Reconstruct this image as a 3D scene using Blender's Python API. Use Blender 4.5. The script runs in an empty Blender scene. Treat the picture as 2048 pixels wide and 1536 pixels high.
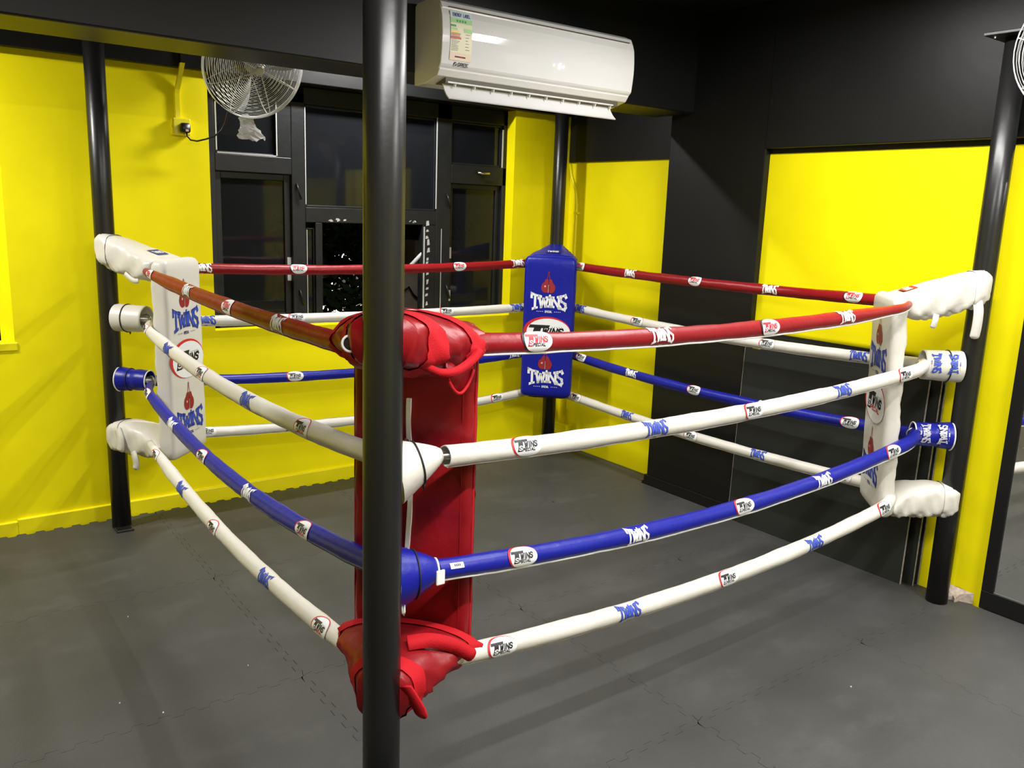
import bpy, math, random
from mathutils import Vector, Matrix
random.seed(7)
S = bpy.context.scene
COL = S.collection
PI = math.pi
def lin(c): return c/12.92 if c <= .04045 else ((c+.055)/1.055)**2.4
def rgb(r, g, b): return (lin(r/255), lin(g/255), lin(b/255))

# ------------------------------------------------------------------ camera
H = 1.60
yaw, pitch, roll = (math.radians(a) for a in (37.0778, 11.5341, -2.07566))
fw = Vector((math.sin(yaw)*math.cos(pitch), math.cos(yaw)*math.cos(pitch), -math.sin(pitch)))
rt = Vector((math.cos(yaw), -math.sin(yaw), 0))
dn = fw.cross(rt)
rt2 = math.cos(roll)*rt + math.sin(roll)*dn
dn2 = -math.sin(roll)*rt + math.cos(roll)*dn
cd = bpy.data.cameras.new('camera'); cam = bpy.data.objects.new('camera', cd); COL.objects.link(cam)
m3 = Matrix((rt2, -dn2, -fw)).transposed()
cam.matrix_world = Matrix.Translation((0, 0, H)) @ m3.to_4x4()
cd.sensor_width = 36.0; cd.lens = 1687.6/2048*36.0; cd.clip_start = .02
S.camera = cam
# ------------------------------------------------------------------ world (night outside) and exposure
w = bpy.data.worlds.new('night'); S.world = w; w.use_nodes = True
w.node_tree.nodes['Background'].inputs[0].default_value = (.010, .011, .014, 1)
w.node_tree.nodes['Background'].inputs[1].default_value = .25
S.view_settings.view_transform = 'Standard'
try: S.view_settings.look = 'None'
except Exception: pass
S.view_settings.gamma = 1.0
S.view_settings.use_curve_mapping = False
S.view_settings.exposure = 0.18
# ceiling tube lamps: x, y, z, length, angle about z, power of the tube in watts
LAMPS = [(0.60, 0.55, 2.60, 1.5, 0.0, 70),
         (2.75, 1.55, 2.60, 1.5, 90.0, 56),
         (2.25, 4.08, 2.58, 0.6, 0.0, 36),
         (2.60, -0.7, 2.60, 1.5, 90.0, 92),
         (-0.6, 4.00, 2.58, 0.6, 0.0, 66)]

# ------------------------------------------------------------------ materials
def mat(name, col, rough=.5, spec=.5, metal=0, var=None, bump=None, coat=0, alpha=None, trans=0, emit=None, ior=None):
    """var=(scale, amount, dark factor) colour mottling; bump=(scale, strength)"""
    m = bpy.data.materials.new(name); m.use_nodes = True
    nt = m.node_tree; p = nt.nodes['Principled BSDF']
    p.inputs['Base Color'].default_value = (*col, 1)
    p.inputs['Roughness'].default_value = rough
    p.inputs['Specular IOR Level'].default_value = spec
    p.inputs['Metallic'].default_value = metal
    if coat: p.inputs['Coat Weight'].default_value = coat; p.inputs['Coat Roughness'].default_value = .1
    if trans: p.inputs['Transmission Weight'].default_value = trans
    if ior: p.inputs['IOR'].default_value = ior
    if alpha is not None: p.inputs['Alpha'].default_value = alpha
    if emit: p.inputs['Emission Color'].default_value = (*emit[0], 1); p.inputs['Emission Strength'].default_value = emit[1]
    if var or bump:
        tc = nt.nodes.new('ShaderNodeNewGeometry')
    if var:
        n = nt.nodes.new('ShaderNodeTexNoise'); n.inputs['Scale'].default_value = var[0]; n.inputs['Detail'].default_value = 6
        nt.links.new(tc.outputs['Position'], n.inputs['Vector'])
        r = nt.nodes.new('ShaderNodeValToRGB')
        r.color_ramp.elements[0].position = .3; r.color_ramp.elements[1].position = .72
        r.color_ramp.elements[0].color = (*[c*(1-var[1]) for c in col], 1)
        r.color_ramp.elements[1].color = (*[min(1, c*(1+var[1])) for c in col], 1)
        nt.links.new(n.outputs['Fac'], r.inputs['Fac']); nt.links.new(r.outputs['Color'], p.inputs['Base Color'])
    if bump:
        n2 = nt.nodes.new('ShaderNodeTexNoise'); n2.inputs['Scale'].default_value = bump[0]; n2.inputs['Detail'].default_value = 4
        nt.links.new(tc.outputs['Position'], n2.inputs['Vector'])
        b = nt.nodes.new('ShaderNodeBump'); b.inputs['Strength'].default_value = bump[1]; b.inputs['Distance'].default_value = .01
        nt.links.new(n2.outputs['Fac'], b.inputs['Height']); nt.links.new(b.outputs['Normal'], p.inputs['Normal'])
    return m
YEL = (.84, .735, .003)
M = {
 'yellow': mat('yellow_paint', YEL, .6, .1, var=(3, .05), bump=(7, .22)),
 'yellow_gloss': mat('yellow_trim_paint', YEL, .35, .4, var=(5, .05), bump=(25, .1)),
 'black': mat('black_paint', (.0058, .0060, .0064), .42, .30, var=(4, .12), bump=(14, .08)),
 'black_ceiling': mat('black_ceiling_paint', (.0058, .0060, .0064), .55, .30, bump=(10, .06)),
 'post': mat('black_post_enamel', (.010, .010, .010), .33, .5, bump=(30, .04)),
 'frame': mat('black_window_paint', (.0085, .0093, .0112), .40, .38, var=(18, .2), bump=(40, .08)),
 'chip': mat('bare_primer', (.42, .42, .42), .6),
 'mat': mat('grey_foam_mat', (.050, .0495, .0475), .55, .3, var=(2.2, .16), bump=(160, .16)),
 'floor': mat('dark_screed', (.03, .03, .03), .8),
 'white': mat('white_vinyl', (.63, .605, .55), .38, .4, bump=(40, .12)),
 'red': mat('red_vinyl', (.225, .005, .009), .38, .3, bump=(40, .14)),
 'redstrap': mat('red_velcro', (.44, .007, .014), .75, .2, bump=(300, .2)),
 'blue': mat('blue_vinyl', (.007, .011, .25), .36, .3, bump=(40, .12)),
 'inkwhite': mat('white_print', (.78, .79, .80), .5),
 'inkred': mat('red_print', (.55, .012, .02), .5),
 'inkblack': mat('black_print', (.008, .008, .008), .5),
 'inkblue': mat('blue_print', (.035, .075, .48), .5),
 'inknavy': mat('navy_print', (.012, .02, .16), .5),
 'inkgrey': mat('grey_print', (.40, .41, .46), .5),
 'inkglove': mat('glove_print', (.27, .012, .014), .5),
 'piping': mat('white_piping', (.82, .82, .80), .5),
 'elastic': mat('black_elastic', (.012, .010, .009), .7),
 'steel': mat('steel', (.55, .56, .58), .3, metal=1),
 'chrome': mat('chrome_wire', (.75, .76, .78), .22, metal=1),
 'wire': mat('pale_wire', (.72, .72, .72), .3, metal=.25),
 'blade': mat('fan_blade', (.30, .30, .29), .4, metal=.3),
 'acwhite': mat('white_plastic', (.80, .79, .80), .28, .5),
 'acgloss': mat('glossy_white_panel', (.82, .82, .85), .09, .55, coat=.5),
 'acdark': mat('dark_outlet', (.10, .092, .070), .6),
 'display': mat('white_display', (.9, .9, .9), .5, emit=((1, 1, 1), 2.2)),
 'plug': mat('black_plug', (.010, .008, .010), .35),
 'pink': mat('pale_label', (.75, .42, .36), .6),
 'glass': mat('dark_glass', (.012, .013, .016), .045, .5, alpha=None),
 'board': mat('grey_board_face', (.020, .0215, .020), .6, .25, var=(3, .15), bump=(30, .05)),
 'boardedge': mat('pale_board_edge', (.36, .33, .29), .7, var=(60, .3)),
 'mirror': mat('mirror_silver', (.93, .94, .94), .02, metal=1),
 'bag': mat('clear_plastic_bag', (.75, .75, .75), .18, .6, alpha=.45),
 'torn': mat('torn_paper', (.45, .36, .31), .9, var=(60, .3)),
 'tube': mat('lit_tube', (1, 1, 1), .5, emit=((1, .98, .95), 6.0)),
 'housing': mat('white_lamp_housing', (.8, .8, .8), .5),
 'leaf': mat('shrub_leaf', (.04, .08, .02), .7, .3),
 'bark': mat('bark', (.10, .075, .05), .8),
 'beige': mat('beige_plaster', (.50, .40, .30), .8, var=(6, .12)),
 'nightwall': mat('grey_facade', (.25, .25, .25), .9),
 'litwin': mat('lit_shop_window', (.8, .75, .6), .5, emit=((1, .88, .66), 2.6)),
 'litwin2': mat('lit_white_window', (.8, .8, .8), .5, emit=((.95, .97, 1), 4.0)),
 'litred': mat('lit_red_sign', (.8, .2, .1), .5, emit=((1, .28, .12), 2.0)),
}
g = M['mat']; nt = g.node_tree; p = nt.nodes['Principled BSDF']
geo = [n for n in nt.nodes if n.type == 'NEW_GEOMETRY'][0]
old = p.inputs['Base Color'].links[0].from_socket
mp = nt.nodes.new('ShaderNodeMapping'); mp.inputs['Scale'].default_value = (1.0, 1.5, 1); mp.inputs['Rotation'].default_value = (0, 0, .5)
nt.links.new(geo.outputs['Position'], mp.inputs['Vector'])
n1 = nt.nodes.new('ShaderNodeTexNoise'); n1.inputs['Scale'].default_value = 2.6; n1.inputs['Detail'].default_value = 9; n1.inputs['Roughness'].default_value = .68
nt.links.new(mp.outputs['Vector'], n1.inputs['Vector'])
r1 = nt.nodes.new('ShaderNodeValToRGB'); r1.color_ramp.elements[0].position = .52; r1.color_ramp.elements[1].position = .80
r1.color_ramp.elements[0].color = (0, 0, 0, 1); r1.color_ramp.elements[1].color = (.42, .42, .42, 1)
nt.links.new(n1.outputs['Fac'], r1.inputs['Fac'])
mc = nt.nodes.new('ShaderNodeMix'); mc.data_type = 'RGBA'
nt.links.new(r1.outputs['Color'], mc.inputs['Factor']); nt.links.new(old, mc.inputs[6]); mc.inputs[7].default_value = (.115, .112, .107, 1)
nt.links.new(mc.outputs[2], p.inputs['Base Color'])
r2 = nt.nodes.new('ShaderNodeMapRange'); r2.inputs['To Min'].default_value = .46; r2.inputs['To Max'].default_value = .62
nt.links.new(n1.outputs['Fac'], r2.inputs['Value']); nt.links.new(r2.outputs['Result'], p.inputs['Roughness'])
# see-through window glass that also mirrors the lit room
g = M['glass']; nt = g.node_tree; p = nt.nodes['Principled BSDF']; out = [n for n in nt.nodes if n.type == 'OUTPUT_MATERIAL'][0]
tr = nt.nodes.new('ShaderNodeBsdfTransparent'); tr.inputs[0].default_value = (.8, .82, .84, 1)
mx = nt.nodes.new('ShaderNodeMixShader'); mx.inputs[0].default_value = .55
nt.links.new(tr.outputs[0], mx.inputs[1]); nt.links.new(p.outputs[0], mx.inputs[2]); nt.links.new(mx.outputs[0], out.inputs[0])

# ------------------------------------------------------------------ mesh helpers
class MB:
    """collects polygons with material slots"""
    def __init__(s): s.v = []; s.f = []; s.mi = []; s.mats = []
    def mid(s, m):
        if m not in s.mats: s.mats.append(m)
        return s.mats.index(m)
    def add(s, verts, faces, m):
        o = len(s.v); s.v += [tuple(v) for v in verts]; k = s.mid(m)
        s.f += [tuple(i+o for i in f) for f in faces]; s.mi += [k]*len(faces); return s
    def box(s, a, b, m):
        x0, y0, z0 = (min(a[i], b[i]) for i in range(3)); x1, y1, z1 = (max(a[i], b[i]) for i in range(3))
        v = [(x0,y0,z0),(x1,y0,z0),(x1,y1,z0),(x0,y1,z0),(x0,y0,z1),(x1,y0,z1),(x1,y1,z1),(x0,y1,z1)]
        return s.add(v, [(3,2,1,0),(4,5,6,7),(0,1,5,4),(1,2,6,5),(2,3,7,6),(3,0,4,7)], m)
    def sweep(s, pts, r, m, n=10, cap=True, closed=False):
        pts = [Vector(q) for q in pts]; N = len(pts)
        rr = r if isinstance(r, (list, tuple)) else [r]*N
        up = None; vs = []
        for i, q in enumerate(pts):
            a = pts[(i-1) % N] if (closed or i > 0) else q; b = pts[(i+1) % N] if (closed or i < N-1) else q
            t = (b-a).normalized()
            if up is None:
                up = Vector((0,0,1)) if abs(t.z) < .9 else Vector((1,0,0))
            up = (up - t*up.dot(t)).normalized(); sd = t.cross(up)
            for k in range(n):
                an = 2*PI*k/n; vs.append(q + (up*math.cos(an)+sd*math.sin(an))*rr[i])
        fs = []
        for i in range(N if closed else N-1):
            j = (i+1) % N
            for k in range(n):
                l = (k+1) % n; fs.append((i*n+k, i*n+l, j*n+l, j*n+k))
        if cap and not closed: fs += [tuple(range(n))[::-1], tuple((N-1)*n+k for k in range(n))]
        return s.add(vs, fs, m)
    def loft(s, rings, m, cap=True, closed_ring=True):
        n = len(rings[0]); vs = [v for r in rings for v in r]; fs = []
        for i in range(len(rings)-1):
            for k in range(n if closed_ring else n-1):
                l = (k+1) % n; fs.append((i*n+k, i*n+l, (i+1)*n+l, (i+1)*n+k))
        if cap: fs += [tuple(range(n))[::-1], tuple((len(rings)-1)*n+k for k in range(n))]
        return s.add(vs, fs, m)
    def build(s, name, parent=None, smooth=False, bevel=0, base=None):
        """vertices are in room coordinates; they are made relative to the thing's base"""
        off = Vector((0,0,0))
        q = parent
        while q is not None: off += q.location; q = q.parent
        loc = Vector(base)-off if base is not None else Vector((0,0,0))
        me = bpy.data.meshes.new(name)
        me.from_pydata([tuple(Vector(v)-off-loc) for v in s.v], [], s.f)
        for mm in s.mats: me.materials.append(M[mm])
        me.polygons.foreach_set('material_index', s.mi)
        if smooth: me.polygons.foreach_set('use_smooth', [True]*len(me.polygons))
        me.update()
        o = bpy.data.objects.new(name, me); COL.objects.link(o); o.location = loc; o.parent = parent
        if bevel:
            b = o.modifiers.new('bevel', 'BEVEL'); b.width = bevel; b.segments = 2; b.limit_method = 'ANGLE'; b.angle_limit = .6
        return o
def tag(o, label, cat, group=None):
    o['label'] = label; o['category'] = cat
    if group: o['group'] = group
    return o
def thing(name, loc, label, cat, group=None):
    o = bpy.data.objects.new(name, None); COL.objects.link(o); o.location = loc; o.empty_display_size = .05
    return tag(o, label, cat, group)
def struct(o): o['kind'] = 'structure'; return o
def fbm(x, y=0., z=0.):
    return (math.sin(x*1.7+y*2.3+z*.7)+.6*math.sin(x*4.1-y*3.7+z*2.9+1.3)+.35*math.sin(x*9.3+y*7.9-z*6.1+2.1))/1.95

# ------------------------------------------------------------------ stroke lettering
F = {
 'A': [[(0,0),(.5,1),(1,0)], [(.2,.35),(.8,.35)]], 'B': [[(0,0),(0,1),(.8,1),(.95,.78),(.8,.55),(0,.55)], [(.8,.55),(1,.28),(.8,0),(0,0)]],
 'C': [[(1,.85),(.75,1),(.25,1),(0,.75),(0,.25),(.25,0),(.75,0),(1,.15)]], 'D': [[(0,0),(0,1),(.6,1),(1,.7),(1,.3),(.6,0),(0,0)]],
 'E': [[(1,1),(0,1),(0,0),(1,0)], [(0,.52),(.8,.52)]], 'G': [[(1,.85),(.75,1),(.25,1),(0,.75),(0,.25),(.25,0),(.75,0),(1,.2),(1,.48),(.6,.48)]],
 'I': [[(.5,0),(.5,1)]], 'L': [[(0,1),(0,0),(1,0)]], 'N': [[(0,0),(0,1),(1,0),(1,1)]], 'P': [[(0,0),(0,1),(.8,1),(1,.78),(.8,.5),(0,.5)]],
 'R': [[(0,0),(0,1),(.8,1),(1,.78),(.8,.52),(0,.52)], [(.55,.52),(1,0)]],
 'S': [[(1,.84),(.8,1),(.22,1),(0,.8),(.1,.6),(.5,.5),(.9,.4),(1,.2),(.78,0),(.2,0),(0,.16)]],
 'T': [[(0,1),(1,1)], [(.5,1),(.5,0)]], 'W': [[(0,1),(.26,0),(.5,.8),(.74,0),(1,1)]], 'Y': [[(0,1),(.5,.5),(1,1)], [(.5,.5),(.5,0)]],
 '6': [[(.9,.95),(.4,.9),(.05,.5),(.05,.2),(.3,0),(.7,0),(.95,.2),(.95,.4),(.7,.56),(.3,.54),(.05,.35)]],
 '7': [[(0,1),(1,1),(.35,0)]],
}
def strokes(polys, th, sub=4):
    """thick polylines -> list of quads (with mitre-free square joints)"""
    Q = []
    for pl in polys:
        for a, b in zip(pl[:-1], pl[1:]):
            dx, dy = b[0]-a[0], b[1]-a[1]; L = math.hypot(dx, dy) or 1e-6; ux, uy = dx/L, dy/L
            ax, ay = a[0]-ux*th*.5, a[1]-uy*th*.5; L += th
            nx, ny = -uy*th/2, ux*th/2
            for i in range(sub):
                t0, t1 = L*i/sub, L*(i+1)/sub
                Q.append([(ax+ux*t0+nx, ay+uy*t0+ny), (ax+ux*t0-nx, ay+uy*t0-ny), (ax+ux*t1-nx, ay+uy*t1-ny), (ax+ux*t1+nx, ay+uy*t1+ny)])
    return Q
def text(word, x, y, h, wd, gap, th, slant=0, sub=1):
    Q = []
    for ch in word:
        if ch == ' ': x += wd+gap; continue
        cw = wd*(.35 if ch == 'I' else 1.25 if ch == 'W' else 1)
        pl = [[(x+u*cw+slant*v*h, y+v*h) for u, v in s] for s in F[ch]]
        Q += strokes(pl, th, sub); x += cw+gap
    return Q
def ellipse(cx, cy, rx, ry, n=28, rings=4):
    Q = []
    # strips of quads so that the disc can bend over a rope
    for i in range(n//2):
        x0 = -math.cos(PI*i/(n//2)); x1 = -math.cos(PI*(i+1)/(n//2))
        h0, h1 = math.sqrt(max(0, 1-x0*x0)), math.sqrt(max(0, 1-x1*x1))
        for k in range(rings*2):
            v0, v1 = -1+k/rings, -1+(k+1)/rings
            Q.append([(cx+rx*x0, cy+ry*h0*v0), (cx+rx*x1, cy+ry*h1*v0), (cx+rx*x1, cy+ry*h1*v1), (cx+rx*x0, cy+ry*h0*v1)])
    return Q
def wordmark(ch, he, th):
    """TWINS with waisted top and bottom; width 1, origin at the centre"""
    cells = {'T': (-.49, -.29), 'W': (-.275, -.03), 'I': (.0, .055), 'N': (.085, .275), 'S': (.315, .47)}
    Q = []
    for c, (a, b) in cells.items():
        if c == 'I': pl = [[(.0275,0),(.0275,1)], [(-.01,0),(.065,0)], [(-.01,1),(.065,1)]]
        else: pl = [[(a+u*(b-a), v) for u, v in s] for s in F[c]]
        if c == 'T': pl += [[(a+.05,0),(b-.05,0)], [(a,1),(a,.78)], [(b,1),(b,.78)]]
        if c == 'N': pl += [[(a-.02,1),(a+.03,1)], [(a-.02,0),(a+.04,0)], [(b-.03,1),(b+.02,1)]]
        if c == 'W': pl += [[(a-.01,1),(a+.04,1)], [(b-.04,1),(b+.01,1)]]
        for s in pl:                                            # thickness horizontally and vertically alike after the warp
            hm = ch+(he-ch)*abs((a+b))**2
            q = strokes([[(u, (v-.5)*hm) for u, v in s]], th, 3)
            for quad in q: Q.append([(u, v/hm*(ch+(he-ch)*(2*u)**2)) for u, v in quad])
    return Q
class Print:
    """flat print laid on a surface by a mapping (a, b, lift) -> point"""
    def __init__(s, fmap, grain=.05): s.m = MB(); s.fmap = fmap; s.grain = grain
    def put(s, quads, ink, layer, sc=1, ox=0, oy=0):
        vs = []; fs = []
        fine = []
        for q in quads:
            if len(q) != 4: fine.append(q); continue
            ex = lambda a, b: (math.hypot(a[0]-b[0], a[1]-b[1])*sc)
            nu = max(1, min(8, int(max(ex(q[0], q[1]), ex(q[3], q[2]))/s.grain+.7))); nv = max(1, min(8, int(max(ex(q[0], q[3]), ex(q[1], q[2]))/s.grain+.7)))
            P_q = lambda u, v: tuple((q[0][i]*(1-u)+q[1][i]*u)*(1-v)+(q[3][i]*(1-u)+q[2][i]*u)*v for i in (0, 1))
            for iu in range(nu):
                for iv in range(nv): fine.append([P_q(iu/nu, iv/nv), P_q((iu+1)/nu, iv/nv), P_q((iu+1)/nu, (iv+1)/nv), P_q(iu/nu, (iv+1)/nv)])
        for q in fine:
            o = len(vs); vs += [s.fmap(ox+u*sc, oy+v*sc, .0006+.0005*layer) for u, v in q]; fs.append(tuple(range(o, o+len(q))))
        s.m.add(vs, fs, ink); return s
    def twins(s, width, ox=0, oy=0, dark='inknavy', light='inkblue', tiny=True, under='inknavy', tall=1):
        s.put(wordmark(.245*tall, .445*tall, .066*(.5+.5*tall)), dark, 0, width, ox, oy)
        s.put(wordmark(.235*tall, .435*tall, .048*(.5+.5*tall)), light, 1, width, ox, oy)
        s.put(ellipse(0, 0, .032, .032, 12, 1), light, 0, width, ox+.02*width, oy+.18*tall*width)
        if tiny:
            s.put([[(u-.009,v-.009),(u+.009,v-.009),(u+.009,v+.009),(u-.009,v+.009)] for u, v in [(-.32+.05*k,-.27*tall) for k in range(4)]+[(.17+.05*k,-.27*tall) for k in range(4)]], under, 0, width, ox, oy)
            s.put(text('SPECIAL', -.105, -.27*tall-.025, .05, .022, .009, .011), under, 0, width, ox, oy)
        return s
    def oval(s, width, ox=0, oy=0, rim='inkred', main='inkblack', sub='inkred', ry=.30):
        s.put(ellipse(-.02, .012, .52, ry*1.07), rim, 0, width, ox, oy)
        s.put(ellipse(.012, -.008, .485, ry), 'inkwhite', 1, width, ox, oy)
        k = ry/.30
        sh = lambda Q: [[(u, v*k) for u, v in q] for q in Q]
        s.put(sh([[(-.40,.145),(.05,.145),(.015,.075),(-.43,.075)], [(-.30,.09),(-.14,.09),(-.21,-.145),(-.37,-.145)]]), main, 2, width, ox, oy)
        s.put(sh(text('S', -.325, -.105, .085, .10, 0, .022, .3)), 'inkwhite', 3, width, ox, oy)
        s.put(sh(text('WINS', -.125, -.045, .115, .088, .038, .036, .32)), main, 2, width, ox, oy)
        s.put(sh(text('PECIAL', -.185, -.135, .058, .055, .026, .019, .3)), sub, 2, width, ox, oy)
        s.put([[(u-.008,v-.008),(u+.008,v-.008),(u+.008,v+.008),(u-.008,v+.008)] for u, v in [(.1+.05*j,.105*k) for j in range(5)]], main, 2, width, ox, oy)
        return s
    def gloves(s, h, ox=0, oy=0):
        s.put(ellipse(-.13, -.22, .20, .25, 20, 2), 'inkglove', 0, h, ox, oy)
        s.put(ellipse(.14, -.24, .18, .24, 20, 2), 'inkglove', 0, h, ox, oy)
        s.put([[(-.22,-.05),(.0,-.05),(-.01,.16),(-.13,.16)], [(.02,-.05),(.24,-.08),(.15,.14),(.03,.16)]], 'inkglove', 1, h, ox, oy)
        s.put(strokes([[(-.07,.15),(-.03,.34),(.0,.5)], [(.08,.15),(.02,.36),(-.02,.5)], [(-.03,.42),(.05,.46)]], .025, 1), 'inkglove', 0, h, ox, oy)
        s.put(strokes([[(.0,-.46),(.01,-.1)]], .02, 1), 'inkgrey', 2, h, ox, oy)
        s.put(ellipse(-.15, -.17, .045, .045, 10, 1), 'inkgrey', 2, h, ox, oy)
        return s
    def build(s, name, parent): return s.m.build(name, parent)

# ================================================================== THE ROOM
XL, YF, ZC = -3.2, -3.0, 2.66
YB = 4.46                                       # yellow back wall
XR = 3.70; XN = 3.80; XP = 3.66                 # right wall, its far niche, its pillar
FZ = -.02                                       # screed under the foam mats
fl = struct(MB().box((XL-.1, YF-.1, FZ-.08), (4.0, YB+.2, FZ), 'floor').build('floor'))
P_ = .95; NT = 12; hh = .011
def edge(n=NT):
    pts = []
    p = P_/n
    for i in range(n):
        x = i*p
        pts += [(x, hh if i else 0.0), (x+p*.42, hh), (x+p*.50, -hh), (x+p*.92, -hh)]
    return pts
def tile_mesh(x0, y0, xmax=None, ymax=None, shrink=.0005):
    E = edge(); c = []
    c += [(u, v) for u, v in E]
    c += [(P_+v, u) for u, v in E]
    c += [(u, P_+v) for u, v in (E[1:]+[(P_, 0.0)])[::-1]]
    c += [(v, u) for u, v in (E[1:]+[(P_, 0.0)])[::-1]]
    k = 1-shrink*2/P_
    pts = [(x0+P_/2+(u-P_/2)*k, y0+P_/2+(v-P_/2)*k) for u, v in c]
    if xmax is not None: pts = [(min(u, xmax), v) for u, v in pts]
    if ymax is not None: pts = [(u, min(v, ymax)) for u, v in pts]
    q = []
    for a in pts:
        if not q or math.hypot(a[0]-q[-1][0], a[1]-q[-1][1]) > 1e-5: q.append(a)
    n = len(q)
    cx, cy = x0+P_/2, y0+P_/2; b = .9990
    b_ = [(cx+(u-cx)*b, cy+(v-cy)*b) for u, v in q]
    v = [(u, w_, FZ) for u, w_ in q]+[(u, w_, -.0012) for u, w_ in q]+[(u, w_, 0.) for u, w_ in b_]
    f = [(i, (i+1) % n, n+(i+1) % n, n+i) for i in range(n)]+[(n+i, n+(i+1) % n, 2*n+(i+1) % n, 2*n+i) for i in range(n)]+[tuple(2*n+i for i in range(n))]
    return MB().add(v, f, 'mat')
proto = None
for j in range(-7, 1):
    for i in range(-5, 3):
        x0 = 1.055+i*P_; y0 = 3.485+j*P_
        if x0 > 3.6 or y0+P_ < YF: continue
        lim = {0: 3.785, -1: 3.64}.get(j, 3.675)
        if x0+P_ > lim or j == 0:
            tile_mesh(x0, y0, lim if x0+P_ > lim else None, None).build('floor_mat', fl)
        elif proto is None:
            proto = tile_mesh(0, 0).build('floor_mat', fl); proto.location = (x0, y0, 0)
        else:
            o = proto.copy(); COL.objects.link(o); o.parent = fl; o.location = (x0, y0, 0)

# back wall with two window openings
W1 = (1.400, 3.325, .930, 2.224); W2 = (-1.0, .480, .915, 2.10)
b = MB(); T = .22
def wall_y(b, y0, y1, x0, x1, z0, z1, holes, m):
    xs = sorted(holes); x = x0
    for (a, c, d, e) in xs:
        b.box((x, y0, z0), (a, y1, z1), m); b.box((a, y0, z0), (c, y1, d), m); x = c
        if z1-e > .02: b.box((a, y0, e), (c, y1, z1), m)
    b.box((x, y0, z0), (x1, y1, z1), m)
wall_y(b, YB, YB+T, XL, XN+.2, FZ, 2.226, [W1, W2], 'yellow')
wb = struct(b.build('wall_back'))
MB().box((XL, 4.42, 2.2255), (XN, YB+T, ZC), 'black').build('lintel', wb, bevel=.004)
b = MB()
for xa, xb, dz in ((XL, -.2, 0), (-.2, .43, -.002), (.43, 3.80, .008)):
    b.box((xa, YB-.016, FZ), (xb, YB+.01, .066+dz), 'yellow_gloss')
struct(b.build('baseboard_back', bevel=.004))
# right wall: yellow, black pillar and black lintels
b = MB().box((XR, -.75, FZ), (XR+.3, 2.79, 1.935), 'yellow').box((XR, YF, FZ), (XR+.3, -.75, 1.935), 'black').box((XN, 3.40, FZ), (XN+.2, YB+T, 1.935), 'yellow')  # unseen stretch beyond the mirror made black to darken the pane reflections
wr = struct(b.build('wall_right'))
MB().box((XR-.001, YF, 1.9345), (XR+.3, 2.79, 1.957), 'black').build('painted_edge', wr)
MB().box((3.655, YF, 1.957), (XR+.3, 2.79, ZC), 'black').build('lintel', wr, bevel=.006)
MB().box((3.782, 3.40, 1.935), (XN+.2, YB+T, ZC), 'black').build('lintel', wr, bevel=.004)
MB().box((XP, 2.785, FZ), (XR+.3, 3.445, ZC), 'black').build('pillar', wr, bevel=.006)
struct(MB().box((XP-.014, 2.785, FZ), (XP+.01, 3.455, .058), 'black').build('baseboard_right', bevel=.003))
# unseen walls behind the camera (they show in the mirror and in the panes)
b = MB().box((XL-.15, YF, FZ), (XL, YB+T, 2.0), 'yellow'); wl = struct(b.build('wall_left'))
MB().box((XL-.15, YF, 2.0), (XL+.01, YB+T, ZC), 'black').build('upper_band', wl)
b = MB().box((XL-.15, YF-.15, FZ), (4.0, YF, 2.0), 'yellow'); wf = struct(b.build('wall_front'))
MB().box((XL-.15, YF-.15, 2.0), (4.0, YF+.01, ZC), 'black').build('upper_band', wf)
ce = struct(MB().box((XL-.15, YF-.15, ZC), (4.0, YB+T, ZC+.1), 'black_ceiling').build('ceiling'))
bm_ = MB().box((XL, 3.285, 2.16), (XP+.01, 3.59, ZC+.01), 'black').build('beam', ce, bevel=.008)

# ---- window 1
win = struct(MB().box((W1[0], 4.63, W1[2]), (W1[0]+.045, 4.67, W1[3]), 'frame').build('window_1', bevel=.003))
Y0, Y1 = 4.545, 4.60
def bar(x0, x1, z0, z1, y0=Y0, y1=Y1, name='frame_bar', par=None, m='frame'):
    return MB().box((x0, y0, z0), (x1, y1, z1), m).build(name, par or win, bevel=.004)
X0, X1, Z0, Z1 = W1
bar(X0, X0+.055, Z0, Z1); bar(X1-.03, X1+.05, Z0, Z1); bar(X0, X1+.05, 2.135, Z1); bar(X0, X1+.05, Z0-.01, Z0+.03)
bar(1.870, 1.948, Z0, Z1); bar(2.800, 2.905, Z0, Z1)                 # mullions
bar(1.948, 2.80, 1.50, 1.585)                                       # transom of the middle
bar(X0+.055, 1.87, 1.755, 1.845); bar(2.905, X1, 1.76, 1.875)       # side transoms
def sash(x0, x1, z0, z1, w=.04, y0=4.555, y1=4.585, pane=True):
    s = MB()
    s.box((x0, y0, z0), (x0+w, y1, z1), 'frame').box((x1-w, y0, z0), (x1, y1, z1), 'frame')
    s.box((x0+w, y0, z0), (x1-w, y1, z0+w), 'frame').box((x0+w, y0, z1-w), (x1-w, y1, z1), 'frame')
    o = s.build('sash', win, bevel=.003)
    if pane: MB().box((x0+w-.004, y0+.012, z0+w-.004), (x1-w+.004, y0+.016, z1-w+.004), 'glass').build('pane', o)
    return o
sash(X0+.055, 1.87, 1.845, 2.135, .012, 4.56, 4.59)
MB().box((1.79, 4.548, 1.845), (1.87, 4.56, 2.135), 'frame').build('frame_bar', win, bevel=.002)
sash(X0+.055, 1.87, Z0+.03, 1.755, .035, 4.572, 4.598)
sash(1.948, 2.80, 1.585, 2.135, .012, 4.56, 4.59)
sash(2.905, X1-.03, 1.875, 2.135, .012, 4.56, 4.59)
sash(2.905, X1-.03, Z0+.03, 1.76, .03, 4.572, 4.598)
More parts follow.
